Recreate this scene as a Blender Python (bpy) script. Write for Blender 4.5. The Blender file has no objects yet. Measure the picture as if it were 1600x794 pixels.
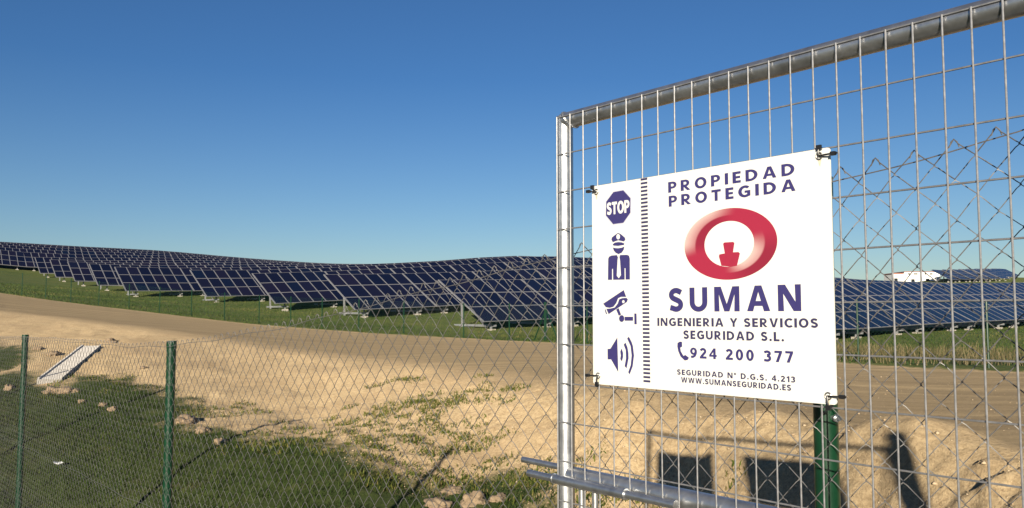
import bpy, math
import numpy as np
from mathutils import Vector, Matrix, noise as mnoise

S = bpy.context.scene
C = S.collection
rng = np.random.default_rng(7)

# ------------------------------------------------------------------ camera, sky, sun, exposure
F = 1330.0                                   # focal length in photo pixels (photo is 1600 wide)
PITCH = math.atan(96 / F)
CP, SP = math.cos(PITCH), math.sin(PITCH)
CAMZ = 1.5
cam_d = bpy.data.cameras.new('camera'); cam = bpy.data.objects.new('camera', cam_d); C.objects.link(cam)
cam_d.sensor_width = 36; cam_d.lens = 36 * F / 1600; cam_d.clip_start = 0.05; cam_d.clip_end = 6000
cam.location = (0, 0, CAMZ); cam.rotation_euler = (math.pi / 2 + PITCH, 0, 0)
S.camera = cam
SUN = Vector((0.19, 1.0, -0.25)).normalized()          # the way the light travels
el = math.asin(-SUN.z); az = math.atan2(-SUN.x, -SUN.y)  # azimuth from +Y towards +X
W = bpy.data.worlds.new('World'); S.world = W; W.use_nodes = True
nt = W.node_tree; bg = nt.nodes['Background']
sky = nt.nodes.new('ShaderNodeTexSky'); sky.sky_type = 'NISHITA'; sky.sun_disc = False
sky.sun_elevation = el; sky.sun_rotation = az; sky.altitude = 300; sky.air_density = 1.0
sky.dust_density = 0.0; sky.ozone_density = 6.8
low = nt.nodes.new('ShaderNodeTexSky'); low.sky_type = 'NISHITA'; low.sun_disc = False      # paler air low down, all the way round
low.sun_elevation = el; low.sun_rotation = az; low.altitude = 300; low.air_density = 1.0; low.dust_density = 0.4; low.ozone_density = 3.4
tcw = nt.nodes.new('ShaderNodeTexCoord'); sepw = nt.nodes.new('ShaderNodeSeparateXYZ'); nt.links.new(tcw.outputs['Generated'], sepw.inputs[0])
mrw = nt.nodes.new('ShaderNodeMapRange'); mrw.inputs[1].default_value = 0.0; mrw.inputs[2].default_value = .27; nt.links.new(sepw.outputs['Z'], mrw.inputs[0])
mxw = nt.nodes.new('ShaderNodeMix'); mxw.data_type = 'RGBA'; nt.links.new(mrw.outputs[0], mxw.inputs[0]); nt.links.new(low.outputs[0], mxw.inputs[6]); nt.links.new(sky.outputs[0], mxw.inputs[7])
nt.links.new(mxw.outputs[2], bg.inputs[0]); bg.inputs[1].default_value = 0.05
sd = bpy.data.lights.new('sun', 'SUN'); sd.energy = 4.8; sd.angle = math.radians(0.55); sd.color = (1, .89, .72)
so = bpy.data.objects.new('sun', sd); C.objects.link(so)
so.rotation_euler = SUN.to_track_quat('-Z', 'Y').to_euler(); so.location = (-8, -40, 30)
S.view_settings.view_transform = 'Standard'; S.view_settings.look = 'None'
S.view_settings.exposure = 0.9; S.view_settings.gamma = 1.0
S.view_settings.use_curve_mapping = False

# ------------------------------------------------------------------ pixels to directions
def ray(u, v):
    a = (u - 800) / F; b = (397 - v) / F
    return np.array([a, CP - b * SP, SP + b * CP])
def at(u, v, depth):                          # point on the pixel's ray at forward distance `depth`, camera = origin
    r = ray(u, v); return r * depth / r[1]
def vpdir(u):
    r = ray(u, 493) * np.array([1, 1, 0]); return r / np.linalg.norm(r)
def on_line(P, d, u, v):                      # pixel ray meets the vertical plane through P along d
    r = ray(u, v)
    s, t = np.linalg.solve(np.array([[d[0], -r[0]], [d[1], -r[1]]]), -P[:2])
    return r * t, s

# ------------------------------------------------------------------ materials
def mat(name):
    m = bpy.data.materials.new(name); m.use_nodes = True
    return m, m.node_tree, m.node_tree.nodes['Principled BSDF']
def N(nt, t, **kw):
    n = nt.nodes.new(t)
    for k, v in kw.items():
        if k in n.inputs: n.inputs[k].default_value = v
        else: setattr(n, k, v)
    return n
def ramp(nt, fac, stops):
    r = nt.nodes.new('ShaderNodeValToRGB')
    e = r.color_ramp.elements
    while len(e) < len(stops): e.new(0.5)
    for x, (p, c) in zip(e, stops):
        x.position = p; x.color = (*c, 1) if len(c) == 3 else c
    nt.links.new(fac, r.inputs[0]); return r.outputs[0]
def mixc(nt, fac, a, b, blend='MIX'):
    m = nt.nodes.new('ShaderNodeMix'); m.data_type = 'RGBA'; m.blend_type = blend
    for i, x in ((0, fac), (6, a), (7, b)):
        if isinstance(x, (int, float)): m.inputs[i].default_value = x
        elif isinstance(x, tuple): m.inputs[i].default_value = (*x, 1)
        else: nt.links.new(x, m.inputs[i])
    return m.outputs[2]
def math_n(nt, op, a, b=0.0, c=None):
    m = nt.nodes.new('ShaderNodeMath'); m.operation = op
    for i, x in enumerate((a, b) if c is None else (a, b, c)):
        if isinstance(x, (int, float)): m.inputs[i].default_value = x
        else: nt.links.new(x, m.inputs[i])
    return m.outputs[0]
def simple(name, col, rough=.5, metal=0.0, vary=0.0, scale=20.0, bump=0.0, rvary=0.0, spec=.5):
    m, nt, b = mat(name)
    b.inputs['Roughness'].default_value = rough; b.inputs['Metallic'].default_value = metal
    b.inputs['Specular IOR Level'].default_value = spec
    b.inputs['Base Color'].default_value = (*col, 1)
    if vary or bump or rvary:
        tc = N(nt, 'ShaderNodeTexCoord')
        nz = N(nt, 'ShaderNodeTexNoise', Scale=scale, Detail=6.0, Roughness=.65)
        nt.links.new(tc.outputs['Object'], nz.inputs['Vector'])
        if vary:
            lo = tuple(c * (1 - vary) for c in col); hi = tuple(min(1, c * (1 + vary)) for c in col)
            nt.links.new(ramp(nt, nz.outputs[0], [(.3, lo), (.7, hi)]), b.inputs['Base Color'])
        if rvary:
            nt.links.new(math_n(nt, 'MULTIPLY_ADD', nz.outputs[0], rvary * 2, rough - rvary), b.inputs['Roughness'])
        if bump:
            bp = N(nt, 'ShaderNodeBump', Strength=bump, Distance=.01)
            nt.links.new(nz.outputs[0], bp.inputs['Height']); nt.links.new(bp.outputs[0], b.inputs['Normal'])
    return m
M = {}
M['galv'] = simple('galvanised_steel', (.50, .51, .52), .38, .92, .22, 24, .06, .08)
M['galv_wire'] = simple('galvanised_wire', (.28, .28, .285), .45, .6, .25, 60, 0, .08)
M['chain_wire'] = simple('chain_link_wire', (.17, .165, .16), .5, .5, .4, 40, 0, .1)
M['green'] = simple('green_coated_steel', (.005, .034, .015), .3, 0, .2, 25, .02, .06)
M['green_far'] = simple('green_coated_wire', (.008, .035, .022), .5, 0)
M['board'] = simple('white_plastic_board', (.63, .635, .60), .42, 0, .015, 6, 0, .05)
M['purple'] = simple('purple_print', (.036, .030, .125), .45, 0, .06, 90)
M['darkprint'] = simple('dark_violet_print', (.036, .032, .085), .45, 0, .06, 90)
M['paleprint'] = simple('pale_lilac_print', (.40, .40, .50), .45)
M['black'] = simple('black_nylon', (.012, .012, .013), .4)
M['rust'] = simple('rust_stain', (.56, .49, .37), .7, 0, .3, 200)
M['grommet'] = simple('steel_eyelet', (.45, .43, .40), .35, .9, .2, 100)
M['concrete'] = simple('concrete', (.40, .375, .34), .85, 0, .14, 9, .3)
M['concrete'].node_tree.nodes['Principled BSDF'].inputs['Diffuse Roughness'].default_value = 1.0
M['footing'] = simple('footing_concrete', (.36, .33, .28), .9, 0, .2, 5, .3)
M['alu'] = simple('aluminium_frame', (.25, .25, .26), .5, .3, .08, 4)
M['steel'] = simple('support_steel', (.34, .35, .36), .5, .5, .12, 5)
M['white_wall'] = simple('white_render', (.84, .83, .78), .9, 0, .04, 2)
M['roof_tile'] = simple('red_roof_edge', (.30, .11, .07), .85, 0, .2, 3)
M['window'] = simple('dark_window_glass', (.02, .025, .03), .15)
M['clod'] = simple('dry_clay_clod', (.235, .172, .108), .95, 0, .25, 14, .8)
M['paper'] = simple('white_litter', (.8, .8, .78), .8)
def foliage(name, cols, tr=.25):
    m, nt, b = mat(name)
    at_ = N(nt, 'ShaderNodeAttribute', attribute_name='tint')
    c = ramp(nt, at_.outputs['Fac'], [(i / (len(cols) - 1), x) for i, x in enumerate(cols)])
    nt.links.new(c, b.inputs['Base Color']); b.inputs['Roughness'].default_value = .75
    b.inputs['Specular IOR Level'].default_value = .2
    t = N(nt, 'ShaderNodeBsdfTranslucent'); nt.links.new(c, t.inputs[0])
    mx = N(nt, 'ShaderNodeMixShader'); mx.inputs[0].default_value = tr
    nt.links.new(b.outputs[0], mx.inputs[1]); nt.links.new(t.outputs[0], mx.inputs[2])
    nt.links.new(mx.outputs[0], nt.nodes['Material Output'].inputs[0])
    return m
M['grass'] = foliage('short_grass', [(.022, .045, .010), (.04, .07, .014), (.065, .085, .02), (.10, .10, .035)])
M['grass_far'] = foliage('meadow_grass', [(.035, .065, .014), (.06, .095, .02), (.10, .12, .03), (.24, .19, .08)])
M['drygrass'] = foliage('dry_grass', [(.055, .065, .02), (.11, .10, .04), (.18, .145, .07), (.25, .20, .11)])
M['weed'] = foliage('weed_leaves', [(.05, .08, .014), (.09, .12, .02), (.15, .15, .035), (.26, .20, .08)])

# solar cells: deep blue glass, each module a slightly different tone
m, nt, b = mat('solar_cells'); M['cells'] = m
oi = N(nt, 'ShaderNodeObjectInfo'); at_ = N(nt, 'ShaderNodeAttribute', attribute_name='tint')
fac = math_n(nt, 'FRACT', math_n(nt, 'ADD', oi.outputs['Random'], at_.outputs['Fac']))
nt.links.new(ramp(nt, fac, [(0, (.004, .0055, .018)), (.45, (.0065, .0068, .019)), (.7, (.010, .008, .021)), (1, (.004, .008, .024))]), b.inputs['Base Color'])
b.inputs['Roughness'].default_value = .2; b.inputs['Specular IOR Level'].default_value = .27

# ------------------------------------------------------------------ mesh builder
class MB:
    def __init__(s): s.v = []; s.f = []; s.m = []; s.tint = []
    def add(s, vs, fs, mi=0, tint=0.0):
        o = len(s.v); s.v += [tuple(map(float, x)) for x in vs]
        s.f += [tuple(i + o for i in f) for f in fs]; s.m += [mi] * len(fs); s.tint += [tint] * len(fs)
    def box(s, lo, hi, mi=0, mtx=None, tint=0.0):
        (a, b_, c), (d, e, f) = lo, hi
        vs = [(a, b_, c), (d, b_, c), (d, e, c), (a, e, c), (a, b_, f), (d, b_, f), (d, e, f), (a, e, f)]
        if mtx is not None: vs = [tuple(mtx @ Vector(x)) for x in vs]
        s.add(vs, [(0, 3, 2, 1), (4, 5, 6, 7), (0, 1, 5, 4), (1, 2, 6, 5), (2, 3, 7, 6), (3, 0, 4, 7)], mi, tint)
    def tube(s, pts, r, n=8, mi=0, cap=True, r2=None):
        P = [Vector(p) for p in pts]; k = len(P); rings = []
        prev = None
        for i in range(k):
            t = (P[min(i + 1, k - 1)] - P[max(i - 1, 0)]).normalized()
            if prev is None:
                x = t.orthogonal().normalized()
            else:
                x = (prev - t * prev.dot(t)).normalized()
            prev = x; y = t.cross(x)
            rr = r if r2 is None else r + (r2 - r) * i / (k - 1)
            rings.append([P[i] + (x * math.cos(2 * math.pi * j / n) + y * math.sin(2 * math.pi * j / n)) * rr for j in range(n)])
        vs = [p for q in rings for p in q]; fs = []
        for i in range(k - 1):
            for j in range(n):
                fs.append((i * n + j, i * n + (j + 1) % n, (i + 1) * n + (j + 1) % n, (i + 1) * n + j))
        if cap: fs.append(tuple(range(n - 1, -1, -1))); fs.append(tuple((k - 1) * n + j for j in range(n)))
        s.add(vs, fs, mi)
    def prism(s, poly, z0, z1, fn=None, mi=0):      # polygon in a plane, extruded between two heights
        n = len(poly); ar = sum(poly[i][0] * poly[(i + 1) % n][1] - poly[(i + 1) % n][0] * poly[i][1] for i in range(n))
        if ar < 0: poly = poly[::-1]
        vs = [(x, y, z0) for x, y in poly] + [(x, y, z1) for x, y in poly]
        if fn: vs = [fn(*q) for q in vs]
        s.add(vs, [tuple(range(n - 1, -1, -1)), tuple(range(n, 2 * n))] + [(i, (i + 1) % n, n + (i + 1) % n, n + i) for i in range(n)], mi)
    def mesh(s, name, mats, smooth=False):
        me = bpy.data.meshes.new(name); me.from_pydata(s.v, [], s.f)
        for x in (mats if isinstance(mats, (list, tuple)) else [mats]): me.materials.append(M[x] if isinstance(x, str) else x)
        me.polygons.foreach_set('material_index', s.m)
        if any(s.tint):
            a = me.attributes.new('tint', 'FLOAT', 'FACE'); a.data.foreach_set('value', s.tint)
        if smooth:
            me.polygons.foreach_set('use_smooth', [True] * len(s.f)); me.set_sharp_from_angle(angle=math.radians(40))
        me.update(); return me
    def build(s, name, mats, parent=None, smooth=False):
        return obj(name, s.mesh(name, mats, smooth), parent)
def obj(name, me, parent=None):
    o = bpy.data.objects.new(name, me); C.objects.link(o)
    if parent is not None: o.parent = parent
    return o
def empty(name, loc=(0, 0, 0), rz=0.0, parent=None):
    o = bpy.data.objects.new(name, None); C.objects.link(o); o.location = loc; o.rotation_euler = (0, 0, rz)
    o.empty_display_size = .2
    if parent is not None: o.parent = parent
    return o
def tag(o, label, cat, group=None):
    o['label'] = label; o['category'] = cat
    if group: o['group'] = group
    return o

# ------------------------------------------------------------------ terrain height (camera = height 0 here)
ctl = [at(*q) for q in [
    # steep sandy face behind the gate, read from the gate's own shadow
    (1015, 668, 9.5), (1026, 706, 9.35), (1106, 712, 8.45), (1200, 682, 8.0), (1370, 698, 6.65), (1378, 745, 6.45), (1388, 794, 6.25), (1300, 740, 6.95), (1480, 794, 5.75), (1450, 708, 6.2), (1600, 740, 5.5),
    (1100, 794, 7.9), (1300, 794, 6.7), (1600, 850, 4.7), (711, 702, 11.2), (476, 657, 13.6), (870, 650, 11.4), (870, 720, 9.8), (640, 640, 13),
    (300, 794, 9.2), (60, 794, 9.8), (600, 794, 8.8), (850, 794, 8.4),
    # near edge of the track
    (0, 487, 36), (200, 510, 29), (400, 541, 23), (659, 572, 17.5), (870, 606, 13.2), (1150, 645, 9.6), (1300, 665, 8.4), (1450, 680, 7.5), (1600, 705, 6.8), (1800, 745, 5.6),
    # far edge of the track
    (-200, 430, 66), (0, 458, 58), (200, 484, 51), (400, 507, 45), (600, 522, 38), (870, 536, 31), (1150, 556, 23.5), (1300, 567, 20.5), (1450, 576, 18.8), (1600, 582, 17.8), (1900, 590, 16),
    # bank and ditch on the other side of the fence
    (140, 540, 20), (78, 603, 16), (0, 550, 20), (200, 640, 13.4), (0, 640, 14), (350, 685, 11.4), (100, 700, 11.6), (560, 712, 10.2),
]]
ctl += [np.array(q) for q in [
    (-1.5, 46, -.9), (-9.9, 54, -.2), (-17.3, 62.8, .3), (-25.3, 71, 1.0), (-35, 78, 1.65), (-42, 87, 2.5), (-49.3, 96, 3.3),
    (-56.4, 105, 4.15), (-63.4, 114, 5.05), (5.6, 51.5, -.65), (15.5, 40.8, -1.25), (32, 53.7, -.8), (-110, 130, 11), (-60, 50, 4.5), (-90, 90, 8.0),
    (4.5, 1.5, -1.55), (3, 0, -1.5), (0, 0, -1.5), (0, -12, -1.5), (-8, 0, -1.9), (-12, 5, -2.1), (-5, 4.5, -2.1), (1, 2.2, -1.6), (2.2, 4.0, -1.75), (.6, 5.4, -1.92), (6.5, 4.4, -1.05), (9, 5, -1.08),
    (20, 0, -1.4), (-30, 0, -1.6), (0, -60, -1.5), (60, 0, -1.0), (-60, -40, -1), (60, -60, -1),
]]
def far(u, y, e): ctl.append(np.array([(u - 800) / F * y, y, e]))
for q in [(0, 135, 8.3), (0, 200, 14.2), (270, 200, 12.2), (270, 150, 8.2), (400, 200, 10.0), (540, 175, 7.3), (690, 112, 4.1), (800, 106, 4.6),
          (870, 110, 5.0), (1000, 110, 4.4), (1150, 100, 3.0), (1305, 110, 2.4), (1450, 110, 1.4), (1600, 110, 1.3), (1440, 215, 8.6), (1600, 200, 7.4),
          (1520, 320, 14.2), (1620, 300, 13.0), (1800, 250, 10), (800, 200, 3.5), (800, 320, 4), (400, 320, 8), (0, 320, 14), (1200, 240, 6.5),
          (0, 600, 6), (800, 600, 4), (1600, 600, 8), (-900, 300, 12), (2500, 200, 5)]: far(*q)
CT = np.array(ctl)
def warp(X, Y):
    k = (X * X + Y * Y + 9.0) ** -0.28
    return X * k, Y * k
cwx, cwy = warp(CT[:, 0], CT[:, 1])
MQC = .12
D_ = np.sqrt((cwx[:, None] - cwx) ** 2 + (cwy[:, None] - cwy) ** 2 + MQC ** 2)
n_ = len(CT); A_ = np.zeros((n_ + 1, n_ + 1)); A_[:n_, :n_] = D_ - np.eye(n_) * .002; A_[n_, :n_] = 1; A_[:n_, n_] = 1
WT = np.linalg.solve(A_, np.append(CT[:, 2], 0))
def vnoise(X, Y, seed=0):
    xi = np.floor(X).astype(np.int64); yi = np.floor(Y).astype(np.int64); fx = X - xi; fy = Y - yi
    fx = fx * fx * (3 - 2 * fx); fy = fy * fy * (3 - 2 * fy)
    def hsh(a, b):
        h = (a * 374761393 + b * 668265263 + seed * 974711) & 0xffffffff
        h = ((h ^ (h >> 13)) * 1274126177) & 0xffffffff
        return ((h ^ (h >> 16)) & 0xffff) / 65535.0
    return (hsh(xi, yi) * (1 - fx) + hsh(xi + 1, yi) * fx) * (1 - fy) + (hsh(xi, yi + 1) * (1 - fx) + hsh(xi + 1, yi + 1) * fx) * fy
def fbm(X, Y, sc, oct=4, seed=0):
    t = 0; a = 1; s = 0
    for o in range(oct):
        t = t + a * vnoise(X / sc * 2 ** o + 17.3 * o, Y / sc * 2 ** o - 9.1 * o, seed + o); s += a; a *= .5
    return t / s - .5
def base_h(X, Y):
    X = np.asarray(X, float); Y = np.asarray(Y, float); sh = X.shape; x = X.ravel(); y = Y.ravel()
    out = np.empty(x.size)
    for i in range(0, x.size, 40000):
        wx, wy = warp(x[i:i + 40000], y[i:i + 40000])
        d = np.sqrt((wx[:, None] - cwx) ** 2 + (wy[:, None] - cwy) ** 2 + MQC ** 2)
        out[i:i + 40000] = d @ WT[:n_] + WT[n_]
    r = np.sqrt(x * x + y * y); k = np.clip((r - 380) / 400, 0, 1); k = k * k * (3 - 2 * k)
    out = np.clip(out, -3, 24) * (1 - k) + 3.0 * k
    return out.reshape(sh)
def ground_px(u, v):                          # pixel ray meets the smooth terrain
    r = ray(u, v); r = r / r[1]; ts = 3.0 * 1.012 ** np.arange(460)
    d = r[2] * ts - base_h(r[0] * ts, ts)
    i = np.argmax(d < 0)
    if d[i] >= 0 or i == 0: t = ts[0] if i == 0 and d[0] < 0 else 150.0
    else: t = ts[i - 1] + (ts[i] - ts[i - 1]) * d[i - 1] / (d[i - 1] - d[i])
    return r * t
def gpx(pts): return np.array([ground_px(*p)[:2] for p in pts])
far_edge = gpx([(-200, 430), (0, 458), (100, 472), (200, 484), (300, 496), (400, 507), (500, 515), (600, 522), (740, 529), (870, 536), (1000, 545), (1150, 556), (1300, 567), (1450, 576), (1600, 582), (1900, 590)])
near_edge = gpx([(-200, 470), (0, 486), (100, 497), (200, 510), (400, 541), (520, 556), (659, 572), (760, 588), (870, 606), (1000, 625), (1150, 648), (1300, 676), (1450, 690), (1600, 722), (1800, 760)])
for e in (far_edge, near_edge): pass
track_poly = np.vstack([far_edge, near_edge[::-1]])
g_poly = gpx([(-150, 592), (0, 590), (35, 582), (62, 600), (100, 604), (128, 592), (180, 596), (240, 612), (300, 625), (312, 645), (268, 658), (320, 670), (390, 682), (420, 690), (480, 682), (520, 692), (560, 712), (610, 735), (650, 758), (720, 748), (790, 738), (850, 752), (862, 800), (850, 900)])
g_poly = np.vstack([g_poly, [(-1, 3.2), (-14, 4), (-26, 10)]])
p_poly = gpx([(-150, 548), (0, 541), (52, 547), (30, 566), (0, 577), (-150, 584)])
c_poly = np.array([(-90, -90), (90, -90), (90, -4), (3.2, 0.6), (.9, 1.9), (-1, 3.2), (-14, 4), (-26, 10), (-90, 10)], float)
def sdist(X, Y, poly, closed=True):           # signed distance, positive inside
    x = X.ravel(); y = Y.ravel(); best = np.full(x.size, 1e9); ins = np.zeros(x.size, bool)
    n = len(poly)
    for i in range(n if closed else n - 1):
        ax, ay = poly[i]; bx, by = poly[(i + 1) % n]; ex, ey = bx - ax, by - ay
        t = np.clip(((x - ax) * ex + (y - ay) * ey) / (ex * ex + ey * ey + 1e-9), 0, 1)
        best = np.minimum(best, (x - ax - t * ex) ** 2 + (y - ay - t * ey) ** 2)
        c = ((ay > y) != (by > y))
        with np.errstate(divide='ignore', invalid='ignore'):
            ins ^= c & (x < (bx - ax) * (y - ay) / (by - ay + 1e-12) + ax)
    return (np.sqrt(best) * np.where(ins, 1, -1)).reshape(X.shape)
# everything beyond the far edge of the track is meadow: close that polygon far away
m_poly = np.vstack([far_edge, [(120, 5), (900, -50), (900, 1200), (-900, 1200), (-900, 200), (-120, 75)]])
def zones(X, Y):
    return sdist(X, Y, track_poly), np.maximum(np.maximum(sdist(X, Y, g_poly), sdist(X, Y, p_poly)), sdist(X, Y, c_poly)), sdist(X, Y, m_poly)
def height(X, Y, z=None):
    X = np.asarray(X, float); Y = np.asarray(Y, float)
    h = base_h(X, Y); t, g, mdw = zones(X, Y) if z is None else z
    r = np.sqrt(X * X + Y * Y)
    bank = np.clip(np.minimum(-t, -mdw) / .8, 0, 1) * np.clip((45 - r) / 20, 0, 1)
    rgt = np.clip((X - .8) / 1.6, 0, 1)
    h = h + bank * (fbm(X, Y, .9, 4, 3) * (.15 + .05 * rgt) + fbm(X, Y, 3.2, 3, 11) * .14 + fbm(X, Y, .28, 3, 5) * (.055 + .05 * rgt) + (fbm(X, Y, .12, 3, 8) * .05 + fbm(X, Y, .05, 2, 9) * .022) * np.clip((17 - r) / 6, 0, 1))
    # rough clods along the shoulder of the track
    edge = np.exp(-((t + .45) / .55) ** 2) * np.clip((26 - r) / 12, 0, 1)
    h = h + edge * (np.abs(fbm(X, Y, .5, 3, 21)) * (.28 + .25 * np.clip((X - 1.5) / 1.5, 0, 1)))
    inside = np.clip(t / .8, 0, 1)
    h = h + inside * (fbm(X * .77 + Y * .64, (Y * .77 - X * .64) * .25, .6, 2, 31) * .035)
    h = h + np.clip(mdw / 2, 0, 1) * fbm(X, Y, 4, 3, 41) * .22 * np.clip(60 / (r + 1), 0, 1)
    return h
def H(x, y): return float(height(np.array([x]), np.array([y]))[0])

# polar sheet that reaches the horizon
ang = np.concatenate([np.arange(-180, -42, 4.0), np.arange(-42, 42, .15), np.arange(42, 180, 4.0)]) * math.pi / 180
rad = np.concatenate([[0.02, .6, 1.2, 2.0], 2.8 * 1.0155 ** np.arange(0, 38), 5.03 * 1.006 ** np.arange(0, 186), 15.3 * 1.0155 ** np.arange(0, 320)]); rad = rad[rad < 1900]
AA, RR = np.meshgrid(ang, rad); X = RR * np.sin(AA); Y = RR * np.cos(AA)
Z = zones(X, Y); HH = height(X, Y, Z) + CAMZ
nr, na = X.shape
verts = np.stack([X, Y, HH], -1).reshape(-1, 3)
i0 = (np.arange(nr - 1)[:, None] * na + np.arange(na)[None]); i1 = (np.arange(nr - 1)[:, None] * na + (np.arange(na)[None] + 1) % na)
faces = np.stack([i0, i1, i1 + na, i0 + na], -1).reshape(-1, 4)
fz = [z.ravel()[faces].mean(1) for z in Z]
kind = np.where(fz[0] > 0, 1, np.where((fz[2] > 0), 2, np.where(fz[1] > 0, 3, 0)))

m, nt, b = mat('earth_and_grass'); M['earth'] = m
geo = N(nt, 'ShaderNodeNewGeometry'); pos = geo.outputs['Position']
def nz(scale, detail=5.0, rough=.6, vec=None):
    n = N(nt, 'ShaderNodeTexNoise', Scale=scale, Detail=detail, Roughness=rough); nt.links.new(vec or pos, n.inputs['Vector']); return n.outputs[0]
at_t = N(nt, 'ShaderNodeAttribute', attribute_name='d_track').outputs['Fac']
at_g = N(nt, 'ShaderNodeAttribute', attribute_name='d_grass').outputs['Fac']
at_m = N(nt, 'ShaderNodeAttribute', attribute_name='d_meadow').outputs['Fac']
big = nz(.5); mid = nz(2.2, 6, .7); fine = nz(26, 4, .7); grain = nz(90, 3, .7)
sand = ramp(nt, mid, [(.28, (.205, .146, .083)), (.5, (.275, .206, .122)), (.72, (.33, .253, .155))])
sand = mixc(nt, .55, sand, ramp(nt, fine, [(.32, (.15, .105, .06)), (.6, (.375, .288, .178))]))
sand = mixc(nt, ramp(nt, grain, [(.60, (0, 0, 0)), (.72, (.55, .55, .55))]), sand, (.40, .32, .215))
sand = mixc(nt, ramp(nt, grain, [(.28, (.5, .5, .5)), (.38, (0, 0, 0))]), sand, (.15, .10, .06))
sand = mixc(nt, ramp(nt, nz(6.5, 5, .7), [(.34, (.55, .55, .55)), (.52, (0, 0, 0))]), sand, (.17, .122, .07))
sand = mixc(nt, ramp(nt, big, [(.36, (.4, .4, .4)), (.5, (0, 0, 0))]), sand, (.20, .145, .088))
mp = N(nt, 'ShaderNodeMapping'); nt.links.new(pos, mp.inputs[0]); mp.inputs['Rotation'].default_value = (0, 0, math.radians(-50)); mp.inputs['Scale'].default_value = (.07, 1.6, .4)
streak = nz(2.0, 5, .65, mp.outputs[0])
trk = ramp(nt, streak, [(.3, (.088, .068, .043)), (.5, (.138, .107, .067)), (.7, (.215, .167, .10))])
trk = mixc(nt, .35, trk, ramp(nt, fine, [(.3, (.098, .074, .047)), (.68, (.21, .162, .10))]))
gnd = ramp(nt, mid, [(.3, (.024, .036, .010)), (.55, (.036, .050, .014)), (.75, (.062, .060, .024))])
mdw = ramp(nt, big, [(.3, (.030, .050, .012)), (.52, (.048, .066, .017)), (.72, (.085, .080, .028))])
mdw = mixc(nt, .4, mdw, ramp(nt, mid, [(.3, (.026, .044, .011)), (.7, (.09, .085, .03))]))
def mask(d, amp, soft):
    x = math_n(nt, 'ADD', d, math_n(nt, 'MULTIPLY', math_n(nt, 'SUBTRACT', mid, .5), amp))
    mr = N(nt, 'ShaderNodeMapRange'); nt.links.new(x, mr.inputs[0]); mr.inputs[1].default_value = -soft; mr.inputs[2].default_value = soft
    return mr.outputs[0]
sand = mixc(nt, 1.0, sand, (1.38, 1.38, 1.34), 'MULTIPLY'); trk = mixc(nt, 1.0, trk, (1.32, 1.31, 1.26), 'MULTIPLY')
col = mixc(nt, mask(at_t, 2.2, .9), sand, trk)
col = mixc(nt, mask(at_g, 1.6, .22), col, gnd)
col = mixc(nt, mask(at_m, 1.6, .3), col, mdw)
nt.links.new(col, b.inputs['Base Color']); b.inputs['Roughness'].default_value = .95; b.inputs['Specular IOR Level'].default_value = .15; b.inputs['Diffuse Roughness'].default_value = 1.0
b1 = N(nt, 'ShaderNodeBump', Strength=.6, Distance=.045); nt.links.new(fine, b1.inputs['Height'])
b2 = N(nt, 'ShaderNodeBump', Strength=.65, Distance=.016); nt.links.new(grain, b2.inputs['Height']); nt.links.new(b1.outputs[0], b2.inputs['Normal'])
nt.links.new(b2.outputs[0], b.inputs['Normal'])

def sheet(name, sel):
    f = faces[sel]; used, inv = np.unique(f, return_inverse=True)
    me = bpy.data.meshes.new(name); v = verts[used]
    me.vertices.add(len(v)); me.vertices.foreach_set('co', v.astype(np.float32).ravel())
    me.loops.add(f.size); me.loops.foreach_set('vertex_index', inv.astype(np.int32).ravel())
    me.polygons.add(len(f)); me.polygons.foreach_set('loop_start', np.arange(0, f.size, 4, dtype=np.int32)); me.polygons.foreach_set('loop_total', np.full(len(f), 4, np.int32))
    me.update(calc_edges=True); me.validate()
    for nm, z in zip(('d_track', 'd_grass', 'd_meadow'), Z):
        a = me.attributes.new(nm, 'FLOAT', 'POINT'); a.data.foreach_set('value', np.clip(z.ravel()[used], -50, 50).astype(np.float32))
    me.polygons.foreach_set('use_smooth', np.ones(len(f), bool)); me.materials.append(M['earth'])
    # keep faces looking up
    if len(me.polygons) and me.polygons[len(me.polygons) // 2].normal.z < 0: me.flip_normals()
    o = obj(name, me); o['kind'] = 'structure'; return o
sheet('ground', kind == 0); sheet('dirt_track', kind == 1); sheet('meadow', kind == 2); sheet('grass_verge', kind == 3)

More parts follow.
